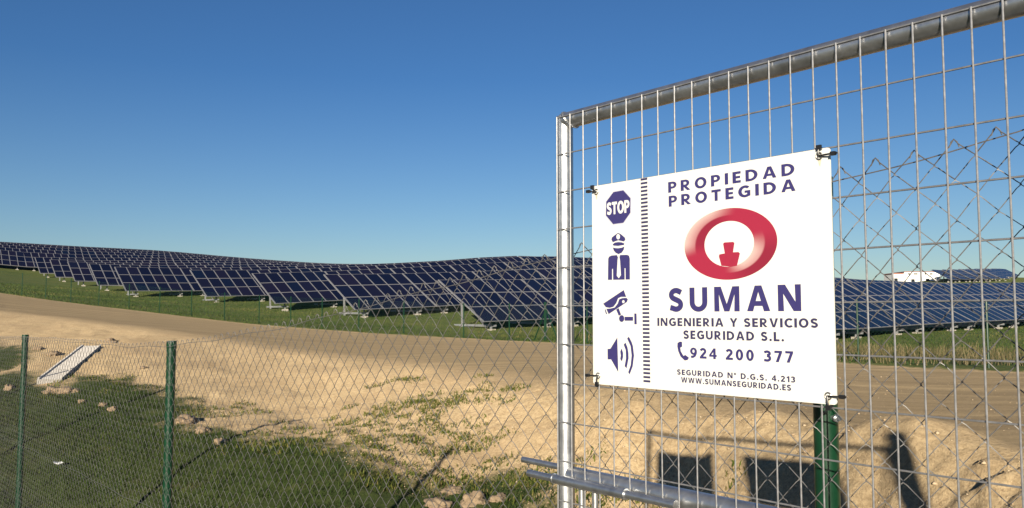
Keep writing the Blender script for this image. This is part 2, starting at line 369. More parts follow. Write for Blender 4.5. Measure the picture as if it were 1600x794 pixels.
# ------------------------------------------------------------------ blades of grass (uncountable: stuff)
def blades(name, XY, L, Wd, lean, tint, mt):
    n = len(XY); z = height(XY[:, 0], XY[:, 1]) + CAMZ
    th = rng.uniform(0, 2 * math.pi, n); ph = rng.uniform(0, 2 * math.pi, n); ln = rng.uniform(.1, 1, n) * lean
    base = np.stack([XY[:, 0], XY[:, 1], z - .008], 1)
    w = np.stack([np.cos(th), np.sin(th), np.zeros(n)], 1) * (Wd / 2)[:, None]
    up = np.stack([np.cos(ph) * ln, np.sin(ph) * ln, np.sqrt(np.maximum(1 - ln ** 2, .05))], 1)
    midp = base + up * (L * .55)[:, None] + np.array([0, 0, .06]) * L[:, None]
    tip = base + up * L[:, None] + np.stack([np.cos(ph), np.sin(ph), -np.ones(n) * .5], 1) * (L * ln * .4)[:, None]
    v = np.stack([base - w, base + w, midp + w * .7, midp - w * .7, tip], 1).reshape(-1, 3)
    i = np.arange(n) * 5
    me = bpy.data.meshes.new(name)
    me.vertices.add(len(v)); me.vertices.foreach_set('co', v.astype(np.float32).ravel())
    q = np.stack([i, i + 1, i + 2, i + 3, i + 3, i + 2, i + 4], 1)
    me.loops.add(q.size); me.loops.foreach_set('vertex_index', q.astype(np.int32).ravel())
    ls = np.stack([np.arange(n) * 7, np.arange(n) * 7 + 4], 1).ravel(); lt = np.tile([4, 3], n)
    me.polygons.add(2 * n); me.polygons.foreach_set('loop_start', ls.astype(np.int32)); me.polygons.foreach_set('loop_total', lt.astype(np.int32))
    me.update(calc_edges=True)
    a = me.attributes.new('tint', 'FLOAT', 'FACE'); a.data.foreach_set('value', np.repeat(np.clip(tint, 0, 1), 2).astype(np.float32))
    me.materials.append(M[mt]); o = obj(name, me); o['kind'] = 'stuff'; return o
def scatter(n, x0, x1, y0, y1): return np.stack([rng.uniform(x0, x1, n), rng.uniform(y0, y1, n)], 1)
P = scatter(260000, -17, 1.2, 5.2, 19); keep = np.abs(P[:, 0] / P[:, 1]) < .68; P = P[keep]
_, g, _ = zones(P[:, 0], P[:, 1]); g = g + fbm(P[:, 0], P[:, 1], 1.3, 3, 61) * 1.3
P = P[(g > 0) & (fbm(P[:, 0], P[:, 1], .5, 3, 66) > -.16)][:110000]; n = len(P)
pt = .42 + fbm(P[:, 0], P[:, 1], 1.6, 3, 63) * 1.1 + rng.normal(0, .16, n)
o = blades('grass', P, rng.uniform(.03, .085, n), rng.uniform(.005, .011, n), .75, pt, 'grass')
tag(o, 'short dark green grass covering the ditch behind the chain-link fence', 'grass')
P = scatter(170000, -50, 40, 20, 92); keep = (np.abs(P[:, 0] / P[:, 1]) < .66); P = P[keep]
_, _, mz = zones(P[:, 0], P[:, 1]); P = P[mz + fbm(P[:, 0], P[:, 1], 2, 2, 71) * 1.2 > 0][:80000]; n = len(P)
pt = .36 + fbm(P[:, 0], P[:, 1], 5, 3, 73) * 1.2 + rng.normal(0, .13, n)
o = blades('meadow_grass', P, rng.uniform(.06, .17, n), rng.uniform(.02, .05, n), .6, pt, 'grass_far')
tag(o, 'green meadow grass between the dirt track and the solar tables', 'grass')
# taller dry grass on the right in front of the nearest row
P = scatter(90000, 3, 34, 20, 44); u_ = 800 + F * P[:, 0] / P[:, 1]
_, _, mz = zones(P[:, 0], P[:, 1]); dens = np.clip((u_ - 880) / 300, 0, 1) * .8 * np.exp(-((mz - 5.0) / 4.2) ** 2)
P = P[(mz > .5) & (rng.uniform(0, 1, len(P)) < dens * (.5 + 1.6 * (fbm(P[:, 0], P[:, 1], 2.2, 3, 81) + .25)))][:26000]; n = len(P)
o = blades('dry_grass', P, rng.uniform(.14, .42, n), rng.uniform(.012, .03, n), .45, rng.uniform(0, 1, n) ** .8, 'drygrass')
tag(o, 'taller straw-coloured dry grass along the far side of the track', 'grass')
# weeds on the bank
wc = []
for (u, v, su, sv, k) in [(655, 640, 60, 24, 70), (560, 690, 60, 14, 46), (430, 690, 40, 10, 30), (800, 748, 30, 10, 36), (730, 625, 40, 12, 26), (170, 592, 26, 6, 12), (90, 588, 20, 8, 10),
                          (640, 740, 40, 12, 24), (890, 790, 60, 10, 12), (1140, 700, 120, 20, 4), (300, 640, 50, 8, 16), (950, 770, 20, 10, 8), (720, 690, 60, 20, 16)]:
    for _ in range(int(k * .5)):
        uu, vv = rng.normal(u, su), min(rng.normal(v, sv), 860)
        if vv > 575: wc.append((*ground_px(uu, vv)[:2], rng.uniform(.10, .30)))
PW = []
for (x, y, r) in wc:
    k = int(60 * (r / .2)); a = rng.uniform(0, 6.28, k); q = r * np.sqrt(rng.uniform(0, 1, k))
    PW.append(np.stack([x + np.cos(a) * q, y + np.sin(a) * q], 1))
P = np.vstack(PW); n = len(P)
o = blades('bank_weeds', P, rng.uniform(.025, .085, n), rng.uniform(.010, .022, n), .8, rng.beta(2.2, 2.0, n), 'weed')
tag(o, 'yellowish green weeds sprouting in patches on the sandy bank', 'weeds')
# loose gravel on the sandy bank
P = scatter(80000, -6, 7.5, 5, 16); t_, g_, m_ = zones(P[:, 0], P[:, 1]); u_ = 800 + F * P[:, 0] / P[:, 1]
dens = np.clip((u_ - 350) / 600, .12, 1) * np.clip(-t_ / .5 + .3, 0.03, 1)
P = P[(m_ < 0) & (g_ < .3) & (rng.uniform(0, 1, len(P)) < dens)][:22000]; n = len(P)
zz = height(P[:, 0], P[:, 1]) + CAMZ; s_ = .0036 * (1 + rng.pareto(2.9, n)); s_ = np.minimum(s_, .022)
oct_ = np.array([(1, 0, 0), (0, 1, 0), (-1, 0, 0), (0, -1, 0), (0, 0, .75), (0, 0, -.75)])
a = rng.uniform(0, 6.28, n); ca, sa = np.cos(a), np.sin(a)
q = oct_[None] * s_[:, None, None] * rng.uniform(.6, 1.3, (n, 6, 1))
v = np.stack([q[..., 0] * ca[:, None] - q[..., 1] * sa[:, None] + P[:, :1], q[..., 0] * sa[:, None] + q[..., 1] * ca[:, None] + P[:, 1:], q[..., 2] + (zz + s_ * .35)[:, None]], -1).reshape(-1, 3)
tri = np.array([(0, 1, 4), (1, 2, 4), (2, 3, 4), (3, 0, 4), (1, 0, 5), (2, 1, 5), (3, 2, 5), (0, 3, 5)])
f = (np.arange(n)[:, None, None] * 6 + tri[None]).reshape(-1, 3)
me = bpy.data.meshes.new('gravel'); me.vertices.add(len(v)); me.vertices.foreach_set('co', v.astype(np.float32).ravel())
me.loops.add(f.size); me.loops.foreach_set('vertex_index', f.astype(np.int32).ravel()); me.polygons.add(len(f))
me.polygons.foreach_set('loop_start', np.arange(0, f.size, 3, dtype=np.int32)); me.polygons.foreach_set('loop_total', np.full(len(f), 3, np.int32)); me.update(calc_edges=True)
at2 = me.attributes.new('tint', 'FLOAT', 'FACE'); at2.data.foreach_set('value', np.repeat(rng.uniform(0, 1, n), 8).astype(np.float32))
m, nt, b = mat('gravel_stone'); at_ = N(nt, 'ShaderNodeAttribute', attribute_name='tint')
nt.links.new(ramp(nt, at_.outputs['Fac'], [(0, (.25, .17, .10)), (.5, (.42, .31, .19)), (1, (.52, .41, .27))]), b.inputs['Base Color']); b.inputs['Roughness'].default_value = .9
me.materials.append(m); o = obj('gravel', me); o['kind'] = 'stuff'; tag(o, 'loose beige gravel scattered over the sandy bank', 'gravel')

# ------------------------------------------------------------------ clods and stones, one by one
def rock_mesh(seed, r, flat=.6):
    import bmesh
    bm = bmesh.new(); bmesh.ops.create_icosphere(bm, subdivisions=4, radius=1)
    for v in bm.verts:
        d = v.co.normalized(); k = 1 + .55 * mnoise.noise(d * 1.3 + Vector((seed * 7.1, 0, 0))) + .3 * mnoise.noise(d * 3.1 + Vector((0, seed * 3.3, 0))) + .2 * mnoise.noise(d * 7 + Vector((0, 0, seed))) + .12 * mnoise.noise(d * 15 + Vector((seed, 0, 0)))
        v.co = d * k * r; v.co.z *= flat
        if v.co.z < -r * .3: v.co.z = -r * .3
    me = bpy.data.meshes.new('clod'); bm.to_mesh(me); bm.free(); me.materials.append(M['clod'])
    me.polygons.foreach_set('use_smooth', [True] * len(me.polygons)); return me
clods = [(742, 780, .17, 'large crumbly sandy clod at the foot of the bank near the gate bolt'),
         (684, 788, .16, 'large pale clod lying in the grass at the bottom of the bank'),
         (703, 762, .13, 'rounded sandy clod just above two larger ones in the grass'),
         (778, 777, .10, 'small sandy clod between weeds beside the gate post'),
         (106, 612, .19, 'pale stone lying below the end of the concrete drain chute'),
         (82, 611, .17, 'flat whitish stone lying below the end of the concrete drain chute'),
         (118, 612, .09, 'small pale stone beside the pair below the drain chute'),
         (14, 607, .12, 'lone pale stone in the grass near the thin fence post'),
         (290, 658, .18, 'pale clod on the grass edge behind the green fence post'),
         (317, 674, .13, 'flat sandy clod in the grass at the toe of the bank'),
         (345, 690, .10, 'small flat clod farther down the grass at the toe of the bank'),
         (161, 634, .09, 'small pale stone on the grass slope past the drain chute'),
         (176, 643, .08, 'smallest of the pale stones on the grass slope'),
         (128, 628, .08, 'small pale stone between the drain chute and the grass slope'),
         (224, 578, .09, 'brown clod sitting alone on the bare bank'),
         (172, 533, .16, 'brown clod at the edge of the bank above the drain chute'),
         (60, 546, .13, 'rough brown clod beside the green patch at the top of the bank'),
         (84, 552, .16, 'broad brown clod beside the concrete drain chute')]
for i, (u, v, r, lab) in enumerate(clods):
    p = ground_px(u, v); o = obj('dirt_clod', rock_mesh(i + 1, r * .78, rng.uniform(.5, .75)))
    o.location = (p[0], p[1], H(p[0], p[1]) + CAMZ + r * .12); o.rotation_euler = (0, 0, rng.uniform(0, 6.28))
    tag(o, lab, 'clod', 'clods and stones below the track')
p = ground_px(90, 743); mb = MB(); mb.prism([(-.05, -.02), (.0, -.035), (.055, -.01), (.04, .03), (-.01, .022), (-.05, .03)], 0, .004, lambda x, y, z: (x, y, z + .5 * abs(x) * .5))
o = mb.build('paper_scrap', 'paper'); o.location = (p[0], p[1], H(p[0], p[1]) + CAMZ + .06); o.rotation_euler = (.25, .1, .6); tag(o, 'small scrap of white litter lying in the dark grass', 'litter')

# ------------------------------------------------------------------ concrete drain chute down the bank
pt_ = ground_px(143, 541); pb_ = ground_px(77, 601)
T = Vector((pt_[0], pt_[1], H(pt_[0], pt_[1]) + CAMZ)); B = Vector((pb_[0], pb_[1], H(pb_[0], pb_[1]) + CAMZ))
root = empty('drain_chute', B); tag(root, 'pale concrete drain chute running down the sandy bank', 'drain')
ax = (T - B); Lc = ax.length; ax.normalize(); sx = ax.cross(Vector((0, 0, 1))).normalized(); uz = sx.cross(ax).normalized()
mtx = Matrix((sx, ax, uz)).transposed()
ns = 4; seg = Lc / ns
mb = MB()
prof = [(-.21, -.08), (-.21, .05), (-.175, .05), (-.15, .028), (.15, .028), (.175, .05), (.21, .05), (.21, -.08)]
k = len(prof)
vs = [(x, 0, z) for x, z in prof] + [(x, seg - .008, z + .0) for x, z in prof]
fs = [(i, i + 1, k + i + 1, k + i) for i in range(k - 1)] + [(7, 0, k, k + 7)] + [(0, 7, 6, 5, 4, 3, 2, 1), tuple(range(k, 2 * k))]
mb.add(vs, fs); cm = mb.mesh('channel_section', 'concrete')
for i in range(ns):
    o = obj('channel_section', cm, root); o.matrix_local = Matrix.Translation(ax * (seg * i) + uz * (.035 + .003 * (i % 2))) @ mtx.to_4x4()

# ------------------------------------------------------------------ solar tables
RA = math.radians(37.7); rx = np.array([math.cos(RA), math.sin(RA)]); ry = np.array([-math.sin(RA), math.cos(RA)])
MW, ML = .985, 1.655; CW, RL = 1.008, 1.68; TILT = math.atan(2.4 / 4.43); NC, NR = 6, 3; TP = 6.14
Y0, Z0 = -2.215, .52
tm = Matrix.Translation((0, Y0, Z0)) @ Matrix.Rotation(TILT, 4, 'X')           # slope frame: x along row, y up the slope
def module_mesh():
    mb = MB(); f = .032; t = .036
    mb.box((-MW / 2, 0, 0), (MW / 2, ML, t - .006), 0)
    a, c = MW / 2, ML
    for lo, hi in (((-a, 0, t - .006), (a, f, t)), ((-a, c - f, t - .006), (a, c, t)), ((-a, f, t - .006), (-a + f, c - f, t)), ((a - f, f, t - .006), (a, c - f, t))): mb.box(lo, hi, 0)
    g = .0005
    mb.add([(-a + f + g, f + g, t - .0035), (a - f - g, f + g, t - .0035), (a - f - g, c - f - g, t - .0035), (-a + f + g, c - f - g, t - .0035)], [(0, 1, 2, 3)], 1)
    return mb.mesh('solar_module', ['alu', 'cells'])
mod_me = module_mesh()
def beam(lo, hi, mtx=None, matn='steel', name='beam'):
    mb = MB(); mb.box(lo, hi, 0, mtx); return mb.mesh(name, matn)
raf_me = beam((-.04, .15, -.19), (.04, 4.9, -.075), tm, name='rafter')
pur_me = beam((-NC * CW / 2, -.03, -.075), (NC * CW / 2, .03, -.002), name='purlin')
rail_me = beam((-.035, -.01, -.02), (.02, RL * 3 - .015, .047), name='edge_rail', matn='alu')
post_f = beam((-.05, -.05, -.9), (.05, .05, .62), name='front_post'); post_b = beam((-.05, -.05, -.9), (.05, .05, 2.02), name='rear_post')
gb_me = beam((-.05, -1.75, .22), (.05, 2.3, .34), name='ground_beam')
br_me = None
mb = MB(); mb.tube([(0, -.9, .34), (0, 1.2, 2.05)], .035, 6); br_me = mb.mesh('brace', 'steel')
mb = MB(); mb.prism([(-.2, -.17), (.19, -.18), (.22, .15), (-.18, .19)], -.5, .09); foot_me = mb.mesh('footing', 'footing')
def near_parts():
    L = []
    for c in range(NC):
        for r in range(NR):
            L.append(('solar_module', mod_me, tm @ Matrix.Translation(((c - NC / 2 + .5) * CW, r * RL, 0))))
    for x in (-2.0, 2.0):
        L.append(('rafter', raf_me, Matrix.Translation((x, 0, 0))))
        L.append(('front_post', post_f, Matrix.Translation((x, -1.45, 0)))); L.append(('rear_post', post_b, Matrix.Translation((x, 1.35, 0))))
        L.append(('ground_beam', gb_me, Matrix.Translation((x + .11, 0, 0)))); L.append(('brace', br_me, Matrix.Translation((x - .1, 0, 0))))
        L.append(('footing', foot_me, Matrix.Translation((x, -1.45, 0)))); L.append(('footing', foot_me, Matrix.Translation((x, 1.35, 0))))
    for y in (.5, 1.25, 2.2, 2.9, 3.9, 4.6): L.append(('purlin', pur_me, tm @ Matrix.Translation((0, y, 0))))
    L.append(('edge_rail', rail_me, tm @ Matrix.Translation((-NC * CW / 2 - .01, 0, 0))))
    return L
NP = near_parts()
def far_mesh(seed):
    r = np.random.default_rng(seed); mb = MB(); w = NC * CW / 2
    mb.box((-w - .03, -.01, -.03), (w, RL * 3, .03), 0, tm)
    for c in range(NC):
        for rr in range(NR):
            x = (c - NC / 2 + .5) * CW; a = MW / 2 - .038; y = rr * RL
            q = [(x - a, y + .045, .036), (x + a, y + .045, .036), (x + a, y + ML - .04, .036), (x - a, y + ML - .04, .036)]
            mb.add([tuple(tm @ Vector(p)) for p in q], [(0, 1, 2, 3)], 1, float(r.uniform(.01, .6)))
    for x in (-2, 2):
        mb.box((x - .05, -1.5, -.9), (x + .05, -1.4, .62), 2); mb.box((x - .05, 1.3, -.9), (x + .05, 1.4, 1.95), 2)
        mb.box((x - .18, -1.62, -.5), (x + .18, -1.28, .09), 3)
    return mb.mesh('solar_table', ['alu', 'cells', 'steel', 'footing'])
far_me = [far_mesh(i) for i in range(4)]
PA = np.array([-1.5, 46.0]); ROWP = 11.5
shift = {-1: 0, 0: 0, 1: 1.74, 2: 2.3, 3: 3.6}
def table_matrix(k, j):
    off = PA + ry * (ROWP * k if k >= 0 else -14.5 + ROWP * (k + 1))
    q = -shift.get(k, 7.2) + TP * j + NC * CW / 2
    c = off + rx * q + ry * 2.215
    fr = c - ry * 1.8
    a = base_h(*(fr - rx * 3.05)[:, None])[0]; bq = base_h(*(fr + rx * 3.05)[:, None])[0]
    z = (a + bq) / 2 + CAMZ; sl = (bq - a) / 6.1
    xv = Vector((rx[0], rx[1], sl)).normalized(); yv = Vector((ry[0], ry[1], 0)); zv = xv.cross(yv).normalized()
    m = Matrix((xv, yv, zv)).transposed().to_4x4(); m.translation = (c[0], c[1], z)
    return m, c, z - CAMZ
rows = {-1: (0, 10), 0: (0, 12), 1: (0, 12), 2: (0, 12), 3: (0, 12), 4: (0, 13), 5: (0, 13), 6: (0, 13), 7: (0, 13), 8: (0, 13)}
for k in range(9, 17): rows[k] = (-9 - (k - 9), 11)
names = {-1: 'nearest', 0: 'second', 1: 'third', 2: 'fourth', 3: 'fifth', 4: 'sixth', 5: 'seventh', 6: 'eighth', 7: 'ninth', 8: 'tenth'}
nt_count = 0
for k, (j0, j1) in rows.items():
    for j in range(j0, j1):
        mtx, c, e = table_matrix(k, j)
        u = 800 + F * c[0] / c[1]
        if u < -130 - 3000 / c[1] or u > 1780 or c[1] > 235: continue
        # skip tables the crest of the hill hides altogether
        top = (e + 3.0) / c[1]; ys = np.linspace(.35, .93, 14)
        if (base_h(c[0] * ys, c[1] * ys) / (c[1] * ys)).max() > top + .002: continue
        near = k <= 4 and c[1] < 92
        if near:
            r = empty('solar_table'); r.matrix_world = mtx
            for nm, me, ml in NP:
                o = obj(nm, me, r); o.matrix_local = ml
        else:
            r = obj('solar_table', far_me[(j * 3 + k) % 4]); r.matrix_world = mtx
        if j == j0 and k <= 8:
            tag(r, f'tilted solar table at the track-side end of the {names[k]} row from the gate', 'solar table', 'solar tables in the field')
        elif k <= 3:
            tag(r, f'navy solar table inside the {names[k]} row beyond the dirt track', 'solar table', f'solar tables of the {names[k]} row')
        else:
            tag(r, 'dark blue solar table in the far rows climbing the hillside', 'solar table', 'solar tables on the hillside')
        nt_count += 1
# a far block on the hill behind the white building
for k in range(6):
    for j in range(11):
        y = 205 + k * 17 + rx[1] * TP * j * .9; x = (1478 - 800) / F * (205 + k * 17) + rx[0] * TP * j * .9
        if (1566 + k * 4 - 800) / F < x / y: continue
        z = base_h(np.array([x]), np.array([y]))[0] + CAMZ
        o = obj('solar_table', far_me[(j + k) % 4]); o.matrix_world = Matrix.Translation((x, y, z)) @ Matrix.Rotation(RA, 4, 'Z') @ Matrix.Diagonal((.9, 1, 1, 1))
        tag(o, 'tiny far solar table on the hill behind the white building', 'solar table', 'solar tables behind the white building'); nt_count += 1
print('tables', nt_count)

# ------------------------------------------------------------------ white building on the rise
by = 215.0; bx0 = (1414 - 800) / F * by; bx1 = (1469 - 800) / F * by
bz = (493 - 441) / F * by + CAMZ - .6
root = empty('white_building', (bx0, by, bz)); tag(root, 'small white farm building with a red roof edge behind the solar rows', 'building')
w = bx1 - bx0; hh = (441 - 425) / F * by + .55
mb = MB(); mb.box((0, 0, -1.5), (w, 6, hh)); mb.build('wall', 'white_wall', root)
mb = MB(); mb.box((-2.9, .6, -1.5), (-.003, 5.4, hh - .45)); mb.build('side_wing', 'white_wall', root)
mb = MB(); mb.box((-.15, -.15, hh + .002), (w + .15, 6.15, hh + .14)); mb.build('roof_edge', 'roof_tile', root)
mb = MB(); mb.box((-3.05, .45, hh - .447), (-.16, 5.55, hh - .25)); mb.build('wing_roof_edge', 'roof_tile', root)
for (x0, x1, z0, z1) in [(.8, 1.5, hh - .65, hh - .3), (2.3, 3.3, hh - .65, hh - .3), (5.0, 5.7, hh - .65, hh - .3), (6.3, 7.1, hh - .65, hh - .3), (1.6, 2.5, .35, 1.35), (5.3, 6.2, .0, 1.5)]:
    mb = MB(); mb.box((x0, -.04, z0), (x1, .02, z1)); mb.build('window', 'window', root)
mb = MB(); mb.box((-2.4, .56, .9), (-1.5, .62, 1.6)); mb.build('window', 'window', root)

# ------------------------------------------------------------------ perimeter fence on the far side of the track
fe = far_edge.copy(); dseg = np.diff(fe, axis=0); nrm = np.stack([-dseg[:, 1], dseg[:, 0]], 1); nrm /= np.linalg.norm(nrm, axis=1)[:, None]
nrm = np.vstack([nrm, nrm[-1:]]); sgn = np.sign((nrm[:, 1]).mean()); fl = fe + nrm * sgn * .9
cum = np.concatenate([[0], np.cumsum(np.linalg.norm(np.diff(fl, axis=0), axis=1))])
def fline(s): return np.array([np.interp(s, cum, fl[:, 0]), np.interp(s, cum, fl[:, 1])])
fr = empty('perimeter_fence', (*fline(0), 0)); tag(fr, 'low green wire fence along the far side of the dirt track', 'fence')
org = Vector((*fline(0), 0)); FH = 1.5
mb = MB(); mb.tube([(0, 0, -.3), (0, 0, FH + .04)], .026, 8); fp_me = mb.mesh('post', 'green', True)
ss = np.arange(.5, cum[-1] - .5, 2.9)
for s in ss:
    p = fline(s); o = obj('post', fp_me, fr); o.location = Vector((p[0], p[1], base_h(*p[:, None])[0] + CAMZ)) - org
dens_s = np.arange(0, cum[-1], .5); LP = np.array([[*fline(s), 0] for s in dens_s]); LP[:, 2] = base_h(LP[:, 0], LP[:, 1]) + CAMZ
for hgt in (.06, .78, FH - .02):
    mb = MB(); mb.tube([Vector((x, y, z + hgt)) - org for x, y, z in LP], .0035, 3); mb.build('line_wire', 'green_far', fr)
mb = MB(); st = .11
for d in (1, -1):
    for s in np.arange(0, cum[-1] - FH, st):
        a = fline(s); c = fline(s + FH - .08); za = np.interp(s, dens_s, LP[:, 2]); zc = np.interp(s + FH - .08, dens_s, LP[:, 2])
        lo, hi = (.06, FH - .02) if d > 0 else (FH - .02, .06)
        mb.tube([Vector((a[0], a[1], za + lo)) - org, Vector((c[0], c[1], zc + hi)) - org], .0016, 3, cap=False)
o = mb.build('wire_mesh', 'green_far', fr); o['kind'] = 'stuff'
# braced strainer post
sb = min(np.arange(0, cum[-1], .1), key=lambda s: abs(800 + F * fline(s)[0] / fline(s)[1] - 852))
p0 = fline(sb); zb = base_h(*p0[:, None])[0] + CAMZ
for ds in (-1.0, 1.0):
    p1 = fline(sb + ds); mb = MB(); mb.tube([Vector((p0[0], p0[1], zb + FH * .85)) - org, Vector((p1[0], p1[1], base_h(*p1[:, None])[0] + CAMZ - .1)) - org], .022, 8); mb.build('brace', 'green', fr, True)
o = obj('post', fp_me, fr); o.location = Vector((p0[0], p0[1], zb)) - org

# ------------------------------------------------------------------ chain-link fence
fd = vpdir(-354); FQ = at(1275, 493, 1.85); fnrm = np.array([-fd[1], fd[0], 0])          # fnrm points to the camera side
if np.dot(-FQ, fnrm) < 0: fnrm = -fnrm
tops = [(1700, 150), (1600, 187), (1560, 197), (1490, 217), (1425, 235), (1365, 250), (1308, 265), (850, 399), (794, 410), (748, 423), (702, 436), (662, 446), (623, 457), (589, 466), (556, 474), (517, 485), (486, 493), (461, 500), (435, 506), (390, 514), (355, 521), (320, 527), (262, 535), (200, 537), (150, 532), (60, 527), (0, 526)]
tt = sorted([(on_line(FQ, fd, u, v)[1], on_line(FQ, fd, u, v)[0][2]) for u, v in tops])
ts_, tz_ = np.array(tt).T
def ftop(s): return float(np.interp(s, ts_, tz_)) + CAMZ
PITCHW = .0769; HP = PITCHW / 2
_, s_ph = on_line(FQ, fd, 1425, 235)
FHEIGHT = 2.05
fo = Vector((FQ[0], FQ[1], 0)); fdV = Vector(fd); fnV = Vector(fnrm)
root = empty('chain_link_fence', fo); tag(root, 'galvanised chain-link fence on green posts behind the gate', 'fence')
def fp(s, z, d=0.0): return fdV * s + fnV * d + Vector((0, 0, z))
def wire_pts(k):
    sa = s_ph + HP * k; sb_ = sa + HP; pts = []
    nst = int(FHEIGHT / HP)
    start_at_a = (k % 2 == 0)                              # peaks sit on every second column
    for i in range(nst + 1):
        s = sa if (i % 2 == 0) == start_at_a else sb_
        z = ftop(s) - HP * i
        col = k if s == sa else k + 1; hj = ((col * 73856093) ^ (i * 19349663)) & 0xffff
        pts.append((s + ((hj & 255) / 255 - .5) * .0035 + .003 * math.sin(z * 3 + s * 2.1), z + ((hj >> 8) / 255 - .5) * .0035 + .003 * math.sin(s * 5)))
    out = []
    if True:                                             # bent-over knuckle at the top
        s0, z0 = pts[0]; dirn = -1 if start_at_a else 1
        out += [fp(s0 + dirn * .008, z0 - .012, .003 * dirn), fp(s0 + dirn * .004, z0 - .001, .004 * dirn), fp(s0, z0 + .004, .001)]
    mid_s = (sa + sb_) / 2
    for i in range(1, len(pts)):
        (s1, z1), (s2, z2) = pts[i - 1], pts[i]; d = .0026 if s2 > s1 else -.0026
        out.append(fp(s1 * .84 + s2 * .16, z1 * .84 + z2 * .16, d)); out.append(fp(s1 * .16 + s2 * .84, z1 * .16 + z2 * .84, d))
        out.append(fp(s2 + (.0016 if s2 > mid_s else -.0016), z2, 0))
    return out
K0, K1 = int(-.62 / HP), int(9.9 / HP)
cnt = 0; rest = MB()
for k in range(K0, int(15.9 / HP)):
    mb = MB() if k < K1 else rest
    mb.tube(wire_pts(k), .00115, 4, cap=False)
    if k < K1: mb.build('mesh_wire', 'chain_wire', root, True); cnt += 1
o = rest.build('far_mesh_wires', 'chain_wire', root); o['kind'] = 'stuff'
print('chain wires', cnt)
for off in (-.022, -.95, -1.86):
    mb = MB(); mb.tube([fp(s, ftop(s) + off + (.004 * math.sin(s * 9)), .001) for s in np.arange(-.65, 15.9, .06)], .0014, 5); mb.build('tension_wire', 'chain_wire', root, True)
for s, u, v in ((0.0, 1275, 275), (4.03, 262, 533), (7.79, 33, 523), (11.6, 0, 0), (15.45, 0, 0)):
    zt = (on_line(FQ, fd, u, v)[0][2] + CAMZ) if u else (-.16 + CAMZ); d = -.029; p = fp(s, 0, d) + fo
    zg = H(p.x, p.y) + CAMZ
    mb = MB(); mb.tube([fp(s, zg - .3, d), fp(s, zt - .03, d)], .026, 20)
    o = mb.build('post', 'green', root, True)
    mb = MB(); mb.tube([fp(s, zt - .045, d), fp(s, zt - .012, d), fp(s, zt - .003, d), fp(s, zt, d)], .0283, 20); mb.build('post_cap', 'green', o, True)
    for q in (.25, .95, 1.6):
        mb = MB(); mb.tube([fp(s + math.cos(a) * .0275, zt - q, d + math.sin(a) * .0275) for a in np.linspace(0, 2 * math.pi, 17)], .0013, 5); mb.build('tie_wire', 'chain_wire', o, True)
# bolt in the near post
p = on_line(FQ, fd, 1297, 654)[0]; s_, zz_ = on_line(FQ, fd, 1297, 654)[1], p[2] + CAMZ
mb = MB(); mb.tube([fp(s_ + .012, zz_, -.02), fp(s_ - .016, zz_, -.012)], .0055, 8); mb.tube([fp(s_ - .004, zz_, -.016), fp(s_ - .008, zz_, -.0145)], .009, 6); mb.build('bolt', 'galv', root, True)

# ------------------------------------------------------------------ gate
gd = -vpdir(-290); G0 = at(871, 184, 2.27)                 # gd runs along the gate towards the hinge side
gn = np.array([gd[1], -gd[0], 0.0]); gn = gn if np.dot(-G0, gn) > 0 else -gn
go = Vector((G0[0], G0[1], G0[2] + CAMZ)); gdV, gnV = Vector(gd), Vector(gn)
gate = empty('mesh_gate', (go.x, go.y, 0)); tag(gate, 'open galvanised steel gate leaf with welded wire mesh', 'gate')
gz = go.z
def gp(s, z, d=0.0): return gdV * s + gnV * d + Vector((0, 0, gz + z))       # local to the gate empty
LEAF = 2.42; R_ = .0232; BK = -.0262; BOT = -gz + .06
def gpart(name, pts, r, matn='galv', n=24, parent=gate):
    mb = MB(); mb.tube(pts, r, n); return mb.build(name, matn, parent, True)
zr = -.006
gpart('side_post', [gp(.0, zr + .012, BK), gp(.0, BOT, BK)], R_)
gpart('side_post', [gp(LEAF, zr + .012, BK), gp(LEAF, BOT, BK)], R_)
gpart('top_rail', [gp(-.004, zr, BK), gp(LEAF, zr, BK)], .0225)
_p, _ = on_line(G0 - gn * .026, gd, 990, 763); zmid = _p[2] + CAMZ - gz
gpart('middle_rail', [gp(.02, zmid, BK), gp(LEAF, zmid, BK)], .0225)
gpart('bottom_rail', [gp(.02, BOT + .03, BK), gp(LEAF, BOT + .03, BK)], .0225)
mb = MB()                                                # weld bead at the corner
for a in np.linspace(0, 2 * math.pi, 26)[:-1]:
    q = gp(.0, 0, BK) + Vector((0, 0, zr)); dd = Vector((0, 0, math.sin(a) * .024)) + gnV * (math.cos(a) * .024) + gdV * (.022 - .0 * math.sin(a) - (.020 * math.sin(a)))
    mb.tube([q + dd - gdV * .002, q + dd + gdV * .002], .0026, 5)
mb.build('weld_seam', 'galv', gate)
VS, HS = .0508, .1016
nv = int((LEAF + .02) / VS) + 1; hz = [-.1016 * i for i in range(0, 40) if -.1016 * i > BOT]
mb = MB(); mb.tube([(0, 0, .001), (0, 0, BOT + .005)], .00185, 8); vw = mb.mesh('upright_wire', 'galv_wire', True)
for i in range(nv):
    o = obj('upright_wire', vw, gate); o.location = gp(VS * i, 0, .0019) + gdV * float(rng.normal(0, .0006))
    o.rotation_euler = (float(rng.normal(0, .0008)), float(rng.normal(0, .0008)), .4)
L_ = VS * (nv - 1)
base_pts = [gdV * s for s in (-.006, L_ * .25, L_ * .5, L_ * .75, L_ + .006)]
mb = MB(); mb.tube(base_pts, .00185, 6); hw = mb.mesh('cross_wire', 'galv_wire', True)
for z in hz:
    o = obj('cross_wire', hw, gate); o.location = gp(0, z + float(rng.normal(0, .0006)), -.0019)
